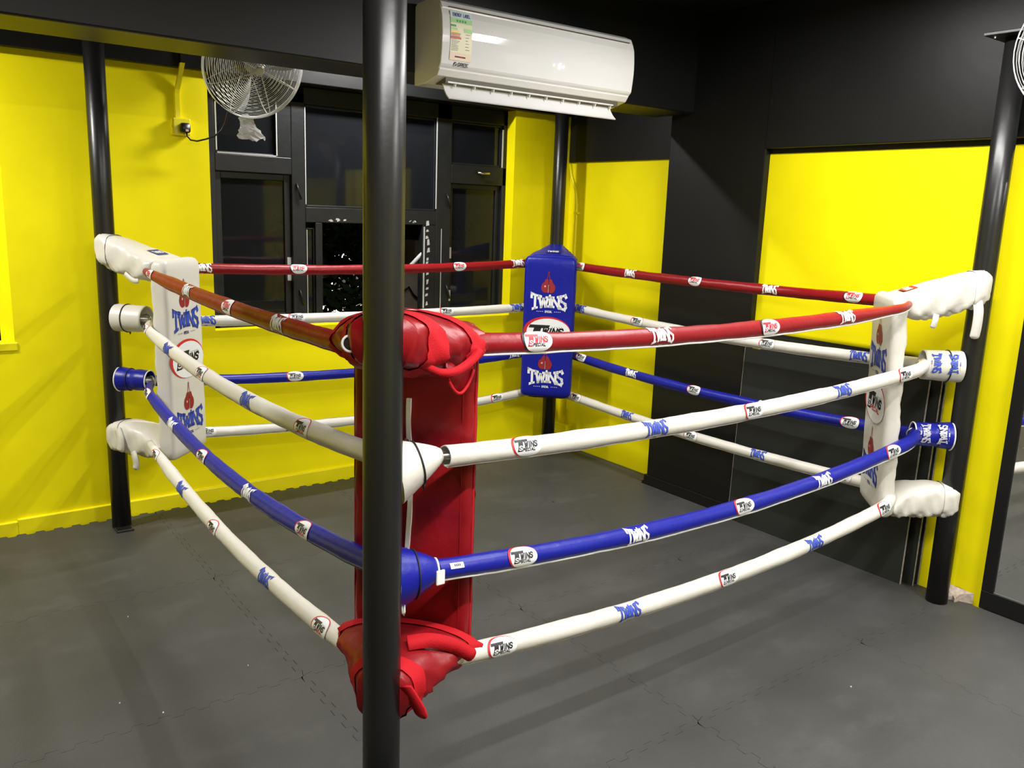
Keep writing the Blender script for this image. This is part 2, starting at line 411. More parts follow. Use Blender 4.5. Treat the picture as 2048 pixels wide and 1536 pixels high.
# lower middle: narrow fixed strips and the open hole
sash(1.948, 2.005, Z0+.03, 1.47, .008, 4.56, 4.59); sash(2.80, 2.842, Z0+.03, 1.49, .006, 4.56, 4.59)
bar(2.005, 2.048, Z0+.03, 1.50); bar(2.705, 2.80, Z0+.03, 1.50)
# bare primer along the putty lines
def chip(x0, x1, z0, z1, y=4.5445): MB().box((x0, y, z0), (x1, y+.004, z1), 'chip').build('chipped_paint', win)
for a in ((1.462,1.468,1.86,2.10),(1.468,1.79,1.846,1.851),(1.785,1.791,1.846,2.13),(1.948,1.953,1.60,2.12),(2.795,2.801,1.60,2.14),(3.287,3.297,1.875,2.11),(1.952,1.956,Z0+.03,1.46),(2.838,2.843,Z0+.05,1.48),(2.712,2.722,Z0+.06,1.49)): chip(*a)
random.seed(3)
for k in range(12):
    z = Z0+.08+.045*k+random.uniform(-.01,.01); hgt = random.uniform(.012,.04); x = 2.742+random.uniform(-.006,.006)
    pts = [(x-random.uniform(.004,.012), z), (x+random.uniform(.004,.012), z+.004), (x+random.uniform(.003,.012), z+hgt), (x-random.uniform(.003,.01), z+hgt*.9)]
    MB().add([(u, 4.5442, v) for u, v in pts], [(0,1,2,3)], 'chip').build('chipped_paint', win)
for k in range(9):
    x = 2.03+(.02 if k < 5 else .52)+random.uniform(0,.14); z = 1.505+random.uniform(.0,.02)
    pts = [(x, z), (x+random.uniform(.008,.03), z+.002), (x+random.uniform(.01,.025), z+random.uniform(.006,.014)), (x+.003, z+random.uniform(.005,.012))]
    MB().add([(u, 4.5442, v) for u, v in pts], [(0,1,2,3)], 'chip').build('chipped_paint', win)
# latch handles, stays
def handle(x, z):
    o = MB().box((x-.025, 4.530, z-.012), (x+.025, 4.546, z+.012), 'frame').build('latch', win, bevel=.003)
    MB().sweep([(x-.03, 4.525, z-.002), (x+.0, 4.512, z-.006), (x+.05, 4.512, z-.004)], .007, 'steel', 8).build('lever', o, True)
handle(3.12, 1.835)
for x, z in ((1.895,1.66),(1.905,1.075),(2.875,1.64),(2.88,1.08)):
    MB().sweep([(x, 4.54, z+.05), (x+.004, 4.528, z+.02), (x+.022, 4.53, z-.035)], .006, 'frame', 7).build('stay', win, True)
MB().sweep([(2.715, 4.56, 1.33), (2.66, 4.66, 1.22), (2.60, 4.72, 1.13)], .012, 'chip', 6).build('stay', win, True)
for x, z in ((1.857,1.27),(1.857,1.21),(2.918,1.33),(2.918,1.06)):
    MB().box((x-.012, 4.566, z-.035), (x+.012, 4.573, z+.035), 'chip').build('hinge', win, bevel=.002)

# ---- window 2 at the far left
win2 = struct(MB().box((W2[0], 4.56, W2[2]-.005), (W2[0]+.05, 4.60, W2[3]), 'frame').build('window_2', bevel=.003))
bar(W2[1]-.10, W2[1]+.01, W2[2], W2[3], par=win2); bar(W2[0], W2[1], W2[3]-.05, W2[3], par=win2); bar(W2[0], W2[1], W2[2], W2[2]+.05, par=win2)
MB().box((W2[0]+.04, 4.57, W2[2]+.04), (W2[1]-.04, 4.574, W2[3]-.04), 'glass').build('pane', win2)
MB().add([(W2[1]+.002, 4.462, W2[2]), (W2[1]-.046, 4.546, W2[2]), (W2[1]+.002, 4.546, W2[2]), (W2[1]+.002, 4.462, W2[3]), (W2[1]-.046, 4.546, W2[3]), (W2[1]+.002, 4.546, W2[3])], [(0,1,2), (5,4,3), (0,3,4,1), (1,4,5,2), (2,5,3,0)], 'yellow_gloss').build('jamb', win2)
MB().box((W2[0], 4.455, W2[2]-.03), (W2[1]+.012, 4.545, W2[2]+.012), 'yellow_gloss').build('sill', win2, bevel=.006)

# ---- mirror on the right wall
mr = thing('wall_mirror', (3.68, .4, 0), 'tall wall mirror in a wide black frame beside the yellow strip', 'mirror')
MY0, MY1 = -.70, 1.472
MB().box((3.676, MY0, 0.0), (3.702, MY1, .082), 'black').build('frame', mr, bevel=.003)
MB().box((3.676, MY0, 1.86), (3.702, MY1, 1.93), 'black').build('frame', mr, bevel=.003)
MB().box((3.676, MY1-.05, .082), (3.702, MY1, 1.86), 'black').build('frame', mr, bevel=.003)
MB().box((3.676, MY0, .082), (3.702, MY0+.05, 1.86), 'black').build('frame', mr, bevel=.003)
MB().box((3.684, MY0+.05, .082), (3.698, MY1-.05, 1.86), 'mirror').build('glass', mr)
MB().box((3.679, MY0+.05, .080), (3.685, MY1-.05, .0855), 'steel').build('edge_strip', mr)

# ---- ceiling tube lamps
for i, (x, y, z, L, ang, pw) in enumerate(LAMPS):
    names = ['above the near ring corner', 'above the middle of the ring', 'between the ceiling beam and the window wall', 'over the floor in front of the mirror', 'between the beam and the left part of the window wall']
    sfx = '' if i == 2 else '_offscreen'          # lamp 2 stands within the view, hidden by the ceiling beam
    t = thing('tube_lamp'+sfx, (x, y, z), 'white ceiling tube lamp '+names[i], 'lamp')
    o = MB().box((x-L/2, y-.03, z), (x+L/2, y+.03, ZC), 'housing').build('housing', t, bevel=.004); o.rotation_euler.z = math.radians(ang)
    o2 = MB().sweep([(x-L/2+.03, y, z-.018), (x+L/2-.03, y, z-.018)], .013, 'tube', 10).build('tube'+sfx, t, True); o2.rotation_euler.z = math.radians(ang)
    ld = bpy.data.lights.new('tube_light'+sfx, 'AREA'); ld.shape = 'RECTANGLE'; ld.size = L; ld.size_y = .06; ld.energy = pw; ld.color = (1, .98, .95)
    lo = bpy.data.objects.new('tube_light'+sfx, ld); COL.objects.link(lo); lo.parent = t; lo.location = (0, 0, -.034); lo.rotation_euler.z = math.radians(ang)

# ================================================================== THE RING
s2 = 2**-.5
PR = .044
CN = {'L': ((.860, 4.312), (s2, -s2)), 'R': ((3.582, 1.607), (-s2, s2)), 'N': ((.862, 1.607), (s2, s2)), 'B': ((3.582, 4.312), (-s2, -s2))}
WHO = {'L': 'white socket-side pad', 'R': 'white mirror-side pad', 'N': 'red pad', 'B': 'blue pad'}
def local(c):
    (px, py), (dx, dy) = CN[c]
    return lambda t, e, z: Vector((px+dx*t-dy*e, py+dy*t+dx*e, z))
# posts
TOP = {'L': 2.66, 'R': 2.335, 'N': 2.66, 'B': 2.66}
PL = {'L': 'black round steel post close to the wall socket', 'R': 'black round steel post beside the mirror and leaning boards', 'N': 'black round steel post in front of the red pad', 'B': 'black round steel post in the corner behind the blue pad'}
for c in 'LRNB':
    (px, py), d = CN[c]; zt = TOP[c]
    t = thing('ring_post', (px, py, FZ), PL[c], 'post', 'ring corner posts')
    MB().sweep([(px, py, FZ+.006), (px, py, .8), (px, py, 1.6), (px, py, zt-.005)], PR, 'post', 40).build('pole', t, True)
    MB().box((px-.05, py-.05, FZ), (px+.05, py+.05, FZ+.008), 'post').build('base_plate', t)
    if c == 'R':
        MB().box((px-.10, py-.075, zt-.012), (px+.074, py+.085, zt), 'post').build('top_plate', t, bevel=.002)
        MB().sweep([(px-.068, py+.055, zt-.012), (px-.068, py+.055, zt-.020)], .007, 'steel', 8).build('bolt', t)
    if c == 'L':
        MB().box((px-.042, py-.095, FZ), (px+.034, py-.03, .012), 'post').build('foot', t, bevel=.003)
# corner pads -------------------------------------------------------
PADP = {  # t back/front at the top, at the bottom; width; z bottom, z top; colour
 'L': ((.305, .385), (.31, .39), .315, .405, 1.335, 'white'),
 'R': ((.315, .375), (.268, .335), .315, .405, 1.325, 'white'),
 'N': ((.255, .325), (.255, .325), .312, .43, 1.33, 'red'),
 'B': ((.265, .330), (.265, .330), .325, .445, 1.335, 'blue')}
PADLAB = {'L': 'white vinyl corner pad printed with gloves, facing the ring beside the window wall', 'R': 'white vinyl corner pad printed with gloves, by the mirror', 'N': 'red vinyl corner pad with bright red straps, seen from behind', 'B': 'blue vinyl corner pad with white lettering and red gloves'}
def rrect(hw, ht, r, n=5):
    pts = []
    for cx, cy, a0 in ((hw-r, ht-r, 0), (-hw+r, ht-r, PI/2), (-hw+r, -ht+r, PI), (hw-r, -ht+r, 1.5*PI)):
        for k in range(n+1):
            a = a0+PI/2*k/n; pts.append((cx+r*math.cos(a), cy+r*math.sin(a)))
    return pts
pads = {}
SLEEVE = {}
def sleeve_ring(c, which, t, n=44, grow=0.0):
    """closed section of the vinyl sleeve that runs from the pad to the post"""
    q = SLEEVE[(c, which)]
    lo = q[0]; hi = q[-1]
    for a, b_ in zip(q[:-1], q[1:]):
        if a[0] <= t <= b_[0]: lo, hi = a, b_; break
    f = (t-lo[0])/((hi[0]-lo[0]) or 1); f = max(0, min(1, f))
    a_, z0, z1 = (lo[i]+(hi[i]-lo[i])*f for i in (1, 2, 3))
    L_ = local(c); zc = (z0+z1)/2; b_ = (z1-z0)/2; R = []
    ex = 2/3.2 if c != 'N' else 2/(1.9+1.0*max(0, 1-t/.12))
    for k in range(n):
        an = 2*PI*k/n; cc, ss = math.cos(an), math.sin(an)
        e = a_*math.copysign(abs(cc)**ex, cc); z = b_*math.copysign(abs(ss)**ex, ss)
        und = .5-.5*ss                                              # loose folds on the sides and underneath
        wr = 1+.05*und*abs(fbm(t*19, an*3.1, 5.))**.6*(-1 if und > .3 else 0)+(.012+.10*und)*fbm(t*34+{'L':0,'R':3,'N':6,'B':9}[c], an*2.2, 1.7*(which == 'top'))
        R.append(L_(t, e*wr+grow*1.3*cc, zc+z*wr+grow*1.3*ss))
    return R
# sleeve sections: t, half width, z bottom, z top
SLEEVE[('L','top')] = [(-.022,.050,1.315,1.425), (.0,.068,1.292,1.440), (.10,.088,1.250,1.415), (.20,.118,1.230,1.378), (.27,.148,1.230,1.355), (.315,.15,1.265,1.338)]
SLEEVE[('L','bottom')] = [(-.022,.048,.415,.53), (.0,.062,.40,.545), (.10,.080,.388,.55), (.20,.105,.385,.525), (.28,.140,.40,.495), (.315,.15,.42,.47)]
SLEEVE[('R','top')] = [(-.018,.050,1.315,1.425), (.004,.068,1.295,1.442), (.10,.088,1.258,1.415), (.20,.115,1.230,1.380), (.28,.148,1.228,1.348), (.325,.15,1.265,1.33)]
SLEEVE[('R','bottom')] = [(-.018,.046,.415,.52), (.004,.060,.40,.53), (.10,.075,.388,.535), (.20,.098,.385,.52), (.26,.14,.395,.49), (.275,.145,.42,.47)]
SLEEVE[('N','top')] = [(.0,.075,1.262,1.372), (.05,.100,1.240,1.374), (.12,.150,1.212,1.370), (.18,.185,1.210,1.366), (.235,.197,1.215,1.358), (.258,.180,1.235,1.350), (.272,.15,1.26,1.33)]
SLEEVE[('N','bottom')] = [(.0,.062,.405,.53), (.05,.085,.405,.54), (.12,.130,.412,.548), (.18,.170,.428,.552), (.235,.193,.445,.548), (.258,.175,.455,.53), (.272,.15,.46,.50)]
SLEEVE[('B','top')] = [(-.03,.055,1.30,1.400), (.03,.066,1.29,1.405), (.12,.105,1.26,1.385), (.20,.15,1.25,1.362), (.262,.160,1.26,1.345), (.275,.155,1.27,1.335)]
SLEEVE[('B','bottom')] = [(-.03,.055,.41,.52), (.03,.066,.405,.52), (.12,.100,.41,.52), (.20,.14,.42,.50), (.262,.155,.425,.485), (.275,.15,.44,.475)]
def tongue(L_, pts, width, m, n=6):
    """flap of thick vinyl: centreline of local points, rounded end, width along the direction given"""
    b = MB(); up = []
    src = [Vector(q) for q in pts]; K = len(src); pts = []
    for i in range(K-1):
        p0, p1, p2, p3 = src[max(i-1, 0)], src[i], src[i+1], src[min(i+2, K-1)]
        for j in range(16):
            f = j/16; pts.append(.5*((2*p1)+(p2-p0)*f+(2*p0-5*p1+4*p2-p3)*f*f+(3*p1-p0-3*p2+p3)*f**3))
    pts.append(src[-1])
    N = len(pts)
    for i in range(N):
        q = Vector(pts[i]); a = Vector(pts[max(i-1, 0)]); c_ = Vector(pts[min(i+1, N-1)]); t = (c_-a).normalized()
        sd = t.cross(Vector(width[1])).normalized(); f = i/(N-1)
        fe = (1-f)*sum((pts[k+1]-pts[k]).length for k in range(N-1)); rr_ = width[0]/2
        hw = rr_*(1 if fe > rr_ else math.sqrt(max(.02, 1-(1-fe/rr_)**2)))
        nn = sd.cross(t).normalized()*.003
        up.append([L_(*(q-sd*hw+nn)), L_(*(q+sd*hw+nn)), L_(*(q+sd*hw-nn)), L_(*(q-sd*hw-nn))])
    b.loft(up, m); return b
for c in 'LRNB':
    (px, py), (dx, dy) = CN[c]; L_ = local(c); (ta, tb), (tc, td), wd, z0, z1, colr = PADP[c]
    root = thing('corner_pad', (px+dx*.3, py+dy*.3, z0), PADLAB[c], 'corner pad', 'ring corner pads'); pads[c] = root
    rings = []; NZ = 34
    for i in range(NZ+1):
        f = i/NZ; f = f if 5 < i < NZ-5 else ((6/NZ)*(1-math.cos(i/6*PI/2)) if i <= 5 else 1-(6/NZ)*(1-math.cos((NZ-i)/6*PI/2))); z = z0+(z1-z0)*f
        t0 = tc+(ta-tc)*f; t1 = td+(tb-td)*f
        k = min(f, 1-f)*(z1-z0); ins = .028*(1-math.sqrt(max(0, 1-(1-min(1, k/.034))**2)))
        hw, ht = wd/2-ins, (t1-t0)/2-ins*.8; tm = (t0+t1)/2
        ring = []
        for (e, t) in rrect(hw, ht, min(.024, ht*.95), 5):
            wv = (.0012 if t > 0 else .0034)*fbm(z*22, e*9, {'L':1,'R':4,'N':8,'B':12}[c])
            ring.append(L_(tm+t+wv*(1 if t > 0 else 1.6), e+.0012*fbm(z*30, t*10), z))
        rings.append(ring)
    MB().loft(rings, colr).build('pad_body', root, True)
    tf = lambda z: td+(tb-td)*(z-z0)/(z1-z0)
    fm = lambda a, b_, l: L_(tf(b_)+.0012+l, a, b_)
    dark, light = ('inkgrey', 'inkwhite') if c in 'BN' else ('inknavy', 'inkblue')
    for zt, zg in ((1.055, 1.175), (.575, .69)):
        Print(fm).gloves(.135, -.008, zg).build('glove_print', root)
        Print(fm).twins(.225, 0, zt, 'inkwhite' if c in 'BN' else 'inknavy', 'inkwhite' if c in 'BN' else 'inkblue', True, 'inkwhite' if c in 'BN' else 'inknavy').build('wordmark', root)
    Print(fm).oval(.285, 0, .868).build('oval_logo', root)
    # edge piping and rear zip of the red pad
    if c == 'N':
        for sgn in (-1, 1):
            MB().sweep([L_(ta+.020+.0015*fbm(i*.9), sgn*(wd/2), z0+.02+(z1-z0-.04)*i/20) for i in range(21)], .0032, 'redstrap', 6).build('edge_piping', root, True)
            MB().sweep([L_(ta-.0015, sgn*(wd/2-.028), z0+.02+(z1-z0-.04)*i/20) for i in range(21)], .0018, 'red', 5).build('stitched_seam', root, True)
        ring = []
        for i in range(25):
            z = .60+.535*i/24; e = .012*math.sin(i*.35)*.3+.018
            ring.append([L_(ta-.0065, e-.006, z), L_(ta-.0065, e+.006, z), L_(ta+.006, e+.006, z), L_(ta+.006, e-.006, z)])
        # the zip sits towards the side of the white pad near the mirror
        MB().loft([[v+Vector((dy*.012, -dx*.012, 0)) for v in r_] for r_ in ring], 'piping').build('zip_tape', root)
    for which in ('top', 'bottom'):
        ts = [SLEEVE[(c, which)][0][0]+(SLEEVE[(c, which)][-1][0]-SLEEVE[(c, which)][0][0])*i/26 for i in range(27)]
        sl = MB().loft([sleeve_ring(c, which, t) for t in ts], colr).build('sleeve', root, True)
        if c == 'N':
            for t0, t1 in ((.035, .085), (.150, .190)) if which == 'top' else ((.02, .06), (.205, .232)):
                b = MB(); rr = [sleeve_ring(c, which, t0+(t1-t0)*i/5, 44, .003) for i in range(6)]
                b.loft(rr, 'redstrap', False).build('strap', sl, True)
        elif c in 'LR':
            tt = (.015, .05)
            b = MB(); b.loft([sleeve_ring(c, which, tt[0]+(tt[1]-tt[0])*i/4, 44, .0025) for i in range(5)], 'white', False).build('strap', sl, True)
        if which == 'top' and c in 'LRB':                              # woven label on top of the sleeve
            lt0 = {'L': .262, 'R': .285, 'B': .205}[c]
            zt = lambda t: max(v.z for v in sleeve_ring(c, 'top', min(t, .30)))
            fmap = lambda a, b_, l: L_(lt0-b_, a, zt(lt0-b_)+.002+l)
            pr = Print(fmap, .012)
            pr.put([[(-.045, -.028), (.045, -.028), (.045, .028), (-.045, .028)]], 'inknavy' if c != 'R' else 'inkred', 0)
            pr.put(text('TWINS', -.035, -.010, .020, .011, .0045, .0045), 'inkwhite', 1)
            pr.build('woven_label', sl)
# hanging flaps of the sleeves
tongue(local('R'), [(.035,.062,1.32),(.030,.078,1.28),(.028,.078,1.22),(.030,.072,1.165)], (.036, (0,1,0)), 'white').build('strap_tongue', pads['R'], True)
tongue(local('R'), [(.20,.118,1.26),(.205,.128,1.235),(.21,.124,1.205)], (.022, (0,1,0)), 'white').build('strap_tongue', pads['R'], True)
tongue(local('L'), [(.055,-.072,.52),(.075,-.086,.485),(.078,-.09,.44),(.07,-.086,.415)], (.036, (0,1,0)), 'white').build('strap_tongue', pads['L'], True)
tongue(local('L'), [(.14,-.088,.42),(.155,-.100,.395),(.16,-.10,.36),(.152,-.098,.335)], (.030, (0,1,0)), 'white').build('strap_tongue', pads['L'], True)
tongue(local('L'), [(.15,-.09,1.262),(.20,-.112,1.236),(.24,-.13,1.235)], (.022, (0,1,0)), 'white').build('strap_tongue', pads['L'], True)
NL = local('N')
tongue(NL, [(.045,-.075,1.262),(.075,-.108,1.240),(.11,-.140,1.240),(.145,-.170,1.262),(.165,-.182,1.285)], (.020, (-1,0,0)), 'redstrap').build('strap_tongue', pads['N'], True)
tongue(NL, [(.10,-.035,.556),(.13,-.085,.553),(.155,-.14,.532),(.168,-.19,.500)], (.036, (-.9,.4,.5)), 'redstrap').build('strap_tongue', pads['N'], True)
tongue(NL, [(-.005,-.058,.505),(.0,-.075,.475),(.005,-.09,.445),(.01,-.096,.42)], (.040, (-.9,.5,0)), 'redstrap').build('strap_tongue', pads['N'], True)
b = MB(); q = []
for i in range(15):
    f = i/14; dr = math.sin(f*PI)**.8
    q.append([NL(.10+.085*f, -.120-.045*f, 1.232-.050*dr), NL(.104+.085*f, -.113-.045*f, 1.232-.050*dr), NL(.112+.085*f, -.108-.045*f, 1.262), NL(.108+.085*f, -.115-.045*f, 1.262)])
b.loft(q, 'red').build('sleeve_flap', pads['N'], True)
MB().sweep([NL(.099+.085*f, -.1205-.045*f, 1.232-.051*math.sin(f*PI)**.8) for f in [i/14 for i in range(15)]], .004, 'redstrap', 6).build('flap_edge', pads['N'], True)
# turnbuckle end that shows in the open fold of the red sleeve
b = MB(); cen = NL(.045, .088, 1.300); ax = NL(1, .25, -.1)-NL(0, 0, 0); ax.normalize()
b.sweep([cen-ax*.012, cen+ax*.05], .019, 'piping', 20, cap=False); b.sweep([cen-ax*.012+Vector((0,0,0)), cen-ax*.006], [.0195, .0195], 'piping', 20, cap=False)
b.sweep([cen-ax*.0105, cen-ax*.010], .0180, 'elastic', 20)  # black disc paints the shade inside the hollow end
b.sweep([cen-ax*.012+(q_) for q_ in [(ax.cross(Vector((0,0,1))).normalized()*math.cos(2*PI*k/20)+Vector((0,0,1))*math.sin(2*PI*k/20))*.018 for k in range(20)]], .0032, 'piping', 6, closed=True)
b.build('turnbuckle_end', pads['N'], True)

# covers over the turnbuckles, second and third rope -----------------------
LEV = {'white': {'L': 1.045, 'R': 1.038, 'N': 1.022, 'B': 1.015}, 'blue': {'L': .750, 'R': .742, 'N': .738, 'B': .72}}
def cover(c, kind):
    L_ = local(c); (px, py), (dx, dy) = CN[c]; z = LEV[kind][c]
    r0, r1, tA, tB = .066, .061, .040, .190
    if kind == 'blue': r0, r1 = .057, .048
    if c == 'N': r0, r1, tA, tB = .074, .017, 0, 1
    if c == 'B': r0, r1 = .048, .042
    if c == 'N':                                     # at the red pad the cover is pulled along the front rope
        r1 = .014 if kind == 'white' else .026
        a0, a1 = (Vector((.925, 1.672, 1.000)), Vector((1.040, 1.644, 1.028))) if kind == 'white' else (Vector((.925, 1.672, .735)), Vector((1.030, 1.644, .736)))
        ux = (a1-a0).normalized(); sx = ux.cross(Vector((0,0,1))).normalized(); vx = sx.cross(ux); L0 = L_
        L_ = lambda t_, e_, z_: a0+(a1-a0)*t_+sx*e_+vx*(z_-z)
    t = thing('turnbuckle_cover', (px+dx*.1, py+dy*.1, z-r0), '%s vinyl turnbuckle cover tied round the fittings at the %s' % (kind, WHO[c]), 'turnbuckle cover', 'turnbuckle covers')
    n = 32; out_ = []; inn = []
    prof = []
    for i in range(15):
        f = i/14; r = r0+(r1-r0)*f
        if c != 'N' and kind == 'blue': r *= 1-.10*math.exp(-((f-.45)/.10)**2)+.12*max(0, .25-f)
        if c == 'N': r = r1+(r0-r1)*(1-f)**.8
        prof.append((tA+(tB-tA)*f, r))
    def ring(t_, r, off=0.):
        q = []
        for k in range(n):
            a = 2*PI*k/n
            sag = 1+(.30 if kind == 'blue' else .18)*(r/r0)*max(0, -math.sin(a))**3 if c == 'N' else 1+.018*fbm(t_*25, a*2, 3 if kind == 'blue' else 0)
            zz = (r+off)*math.sin(a)*sag
            q.append(L_(t_, (r+off)*math.cos(a), z+zz))
        return q
    b = MB().loft([ring(t_, r) for t_, r in prof]+[ring(t_, r-.003) for t_, r in prof[::-1]], kind, cap=False); o = b.build('sleeve', t, True)
    fb = .40 if c != 'N' else .55
    k = int(fb*14); tt, rr = prof[k]
    rg = ring(tt, rr, .0015)
    MB().sweep(rg, .0026 if kind == 'white' else .0022, 'elastic', 6, closed=True).build('elastic_band', t, True)
    if kind == 'white':
        b = MB(); kq = rg[int(n*.80)]; b.sweep([kq, kq+Vector((0,0,-.014))], [.005, .002], 'elastic', 6); b.build('band_knot', t, True)
    else:
        for tt, rr in (prof[0], prof[-1]): MB().sweep(ring(tt, rr, .0005), .003, 'piping', 6, closed=True).build('edge_piping', t, True)
    # steel turnbuckle inside
    if c == 'N': L_ = L0
    b = MB().sweep([L_(PR-.01, 0, z), L_(.10, 0, z), L_(.20, 0, z)], .013, 'steel', 10); b.sweep([L_(.19+.022*math.cos(2*PI*k/12), 0, z+.022*math.sin(2*PI*k/12)) for k in range(12)], .005, 'steel', 6, closed=True); b.build('turnbuckle', t, True)
    # print around the cover
    if c != 'N':
        sg = {'L': -1, 'R': 1, 'B': 1}[c]
        inkd, inkl = ('inknavy', 'inkblue') if kind == 'white' else ('inkwhite', 'inkgrey')
        if c == 'R':
            for tcen, flip in ((.150, -1), (.085, 1)):
                rr = r0+(r1-r0)*(tcen-tA)/(tB-tA)
                def fm2(a, b_, l, tcen=tcen, flip=flip, rr=rr):
                    an = PI*.10+a*flip/rr
                    return L_(tcen+b_*flip, (rr+.003+l)*math.cos(an), z+(rr+.003+l)*math.sin(an))
                Print(fm2, .006).twins(.082, 0, 0, inkd, inkl, True, inkd).build('wordmark', t)
    return t
for c in 'LRNB':
    for kind in ('white', 'blue'): cover(c, kind)
# the loose blue fold hanging below the cover at the red pad
tN = [o for o in COL.objects if o.name.startswith('turnbuckle_cover') and 'blue vinyl' in o.get('label', '') and o['label'].endswith('red pad')][0]
b = MB(); q = []
for i in range(8):
    f = i/7; wdt = .034*(1-f)**.8+.003; cz = .725-.082*f; x = .931+.004*f
    q.append([Vector((x, 1.634, cz)), Vector((x+wdt, 1.640, cz+.004)), Vector((x+wdt, 1.645, cz+.004)), Vector((x, 1.639, cz))])
b.loft(q, 'blue').build('loose_fold', tN)
MB().sweep([(.930,1.632,.745), (.934,1.632,.70), (.936,1.632,.655), (.934,1.632,.645), (.930,1.632,.652), (.926,1.632,.70)], .0028, 'piping', 6).build('edge_piping', tN, True)

# ropes --------------------------------------------------------------
# side: fixed axis value, colour: z at first end, middle, second end (fitted sag), s range of the cover, print positions
A0, A1 = 1.0, 3.46; B0, B1 = 1.75, 4.18
ROPES = {
 'front': ('y', (1.640, .020, 1.0), ('N', 'R'), {
   'red': ((1.295,1.263,1.313), (1.05,3.24), 'OWOW', (1.301,1.757,2.262,2.709)),
   'white': ((1.025,.993,1.045), (1.048,3.435), 'OWOWO', (1.282,1.764,2.221,2.743,3.175)),
   'blue': ((.740,.667,.749), (1.028,3.435), 'OWOWO', (1.283,1.715,2.219,2.681,3.16)),
   'low': ((.496,.426,.512), (1.02,3.30), 'OWOWO', (1.226,1.704,2.171,2.671,3.155))}),
 'left': ('x', (.905, .0145, 1.7), ('N', 'L'), {
   'red': ((1.270,1.261,1.302), (1.78,3.90), 'OWOW', (3.78,3.204,2.733,2.291)),
   'white': ((1.024,.976,1.055), (1.66,4.05), 'OWOWO', (3.93,3.527,3.066,2.578,2.116)),
   'blue': ((.747,.657,.766), (1.66,4.09), 'OWOWO', (3.952,3.52,3.094,2.597,2.125)),
   'low': ((.478,.414,.517), (1.74,4.0), 'OWOWO', (3.842,3.42,2.988,2.453,2.01))}),
 'back': ('y', (4.25, .006, 1.0), ('L', 'B'), {
   'red': ((1.285,1.257,1.291), (1.06,3.42), 'WOWOW', (1.275,1.771,2.27,2.78,3.219)),
   'white': ((1.022,.998,1.007), (1.00,3.46), 'WOWOW', (1.285,1.76,2.22,2.698,3.224)),
   'blue': ((.736,.679,.719), (1.00,3.46), 'WOWOW', (1.27,1.742,2.23,2.72,3.217)),
   'low': ((.468,.404,.459), (1.06,3.42), 'OWOWO', (1.269,1.73,2.19,2.64,3.089))}),
 'right': ('x', (3.52, .011, 1.7), ('R', 'B'), {
   'red': ((1.284,1.263,1.280), (1.80,4.12), 'OWOWO', (4.003,3.555,3.055,2.57,2.118)),
   'white': ((1.031,.991,1.022), (1.74,4.15), 'WOWOW', (3.982,3.468,3.0,2.553,2.059)),
   'blue': ((.728,.675,.718), (1.74,4.15), 'OWOWO', (3.948,3.493,3.001,2.53,2.061)),
   'low': ((.462,.419,.447), (1.80,4.12), 'OWOWO', (3.975,3.508,2.996,2.548,2.067))}),
}
LEVW = {'red': 'top red', 'white': 'second, white', 'blue': 'third, blue', 'low': 'lowest white'}
RR = .0262
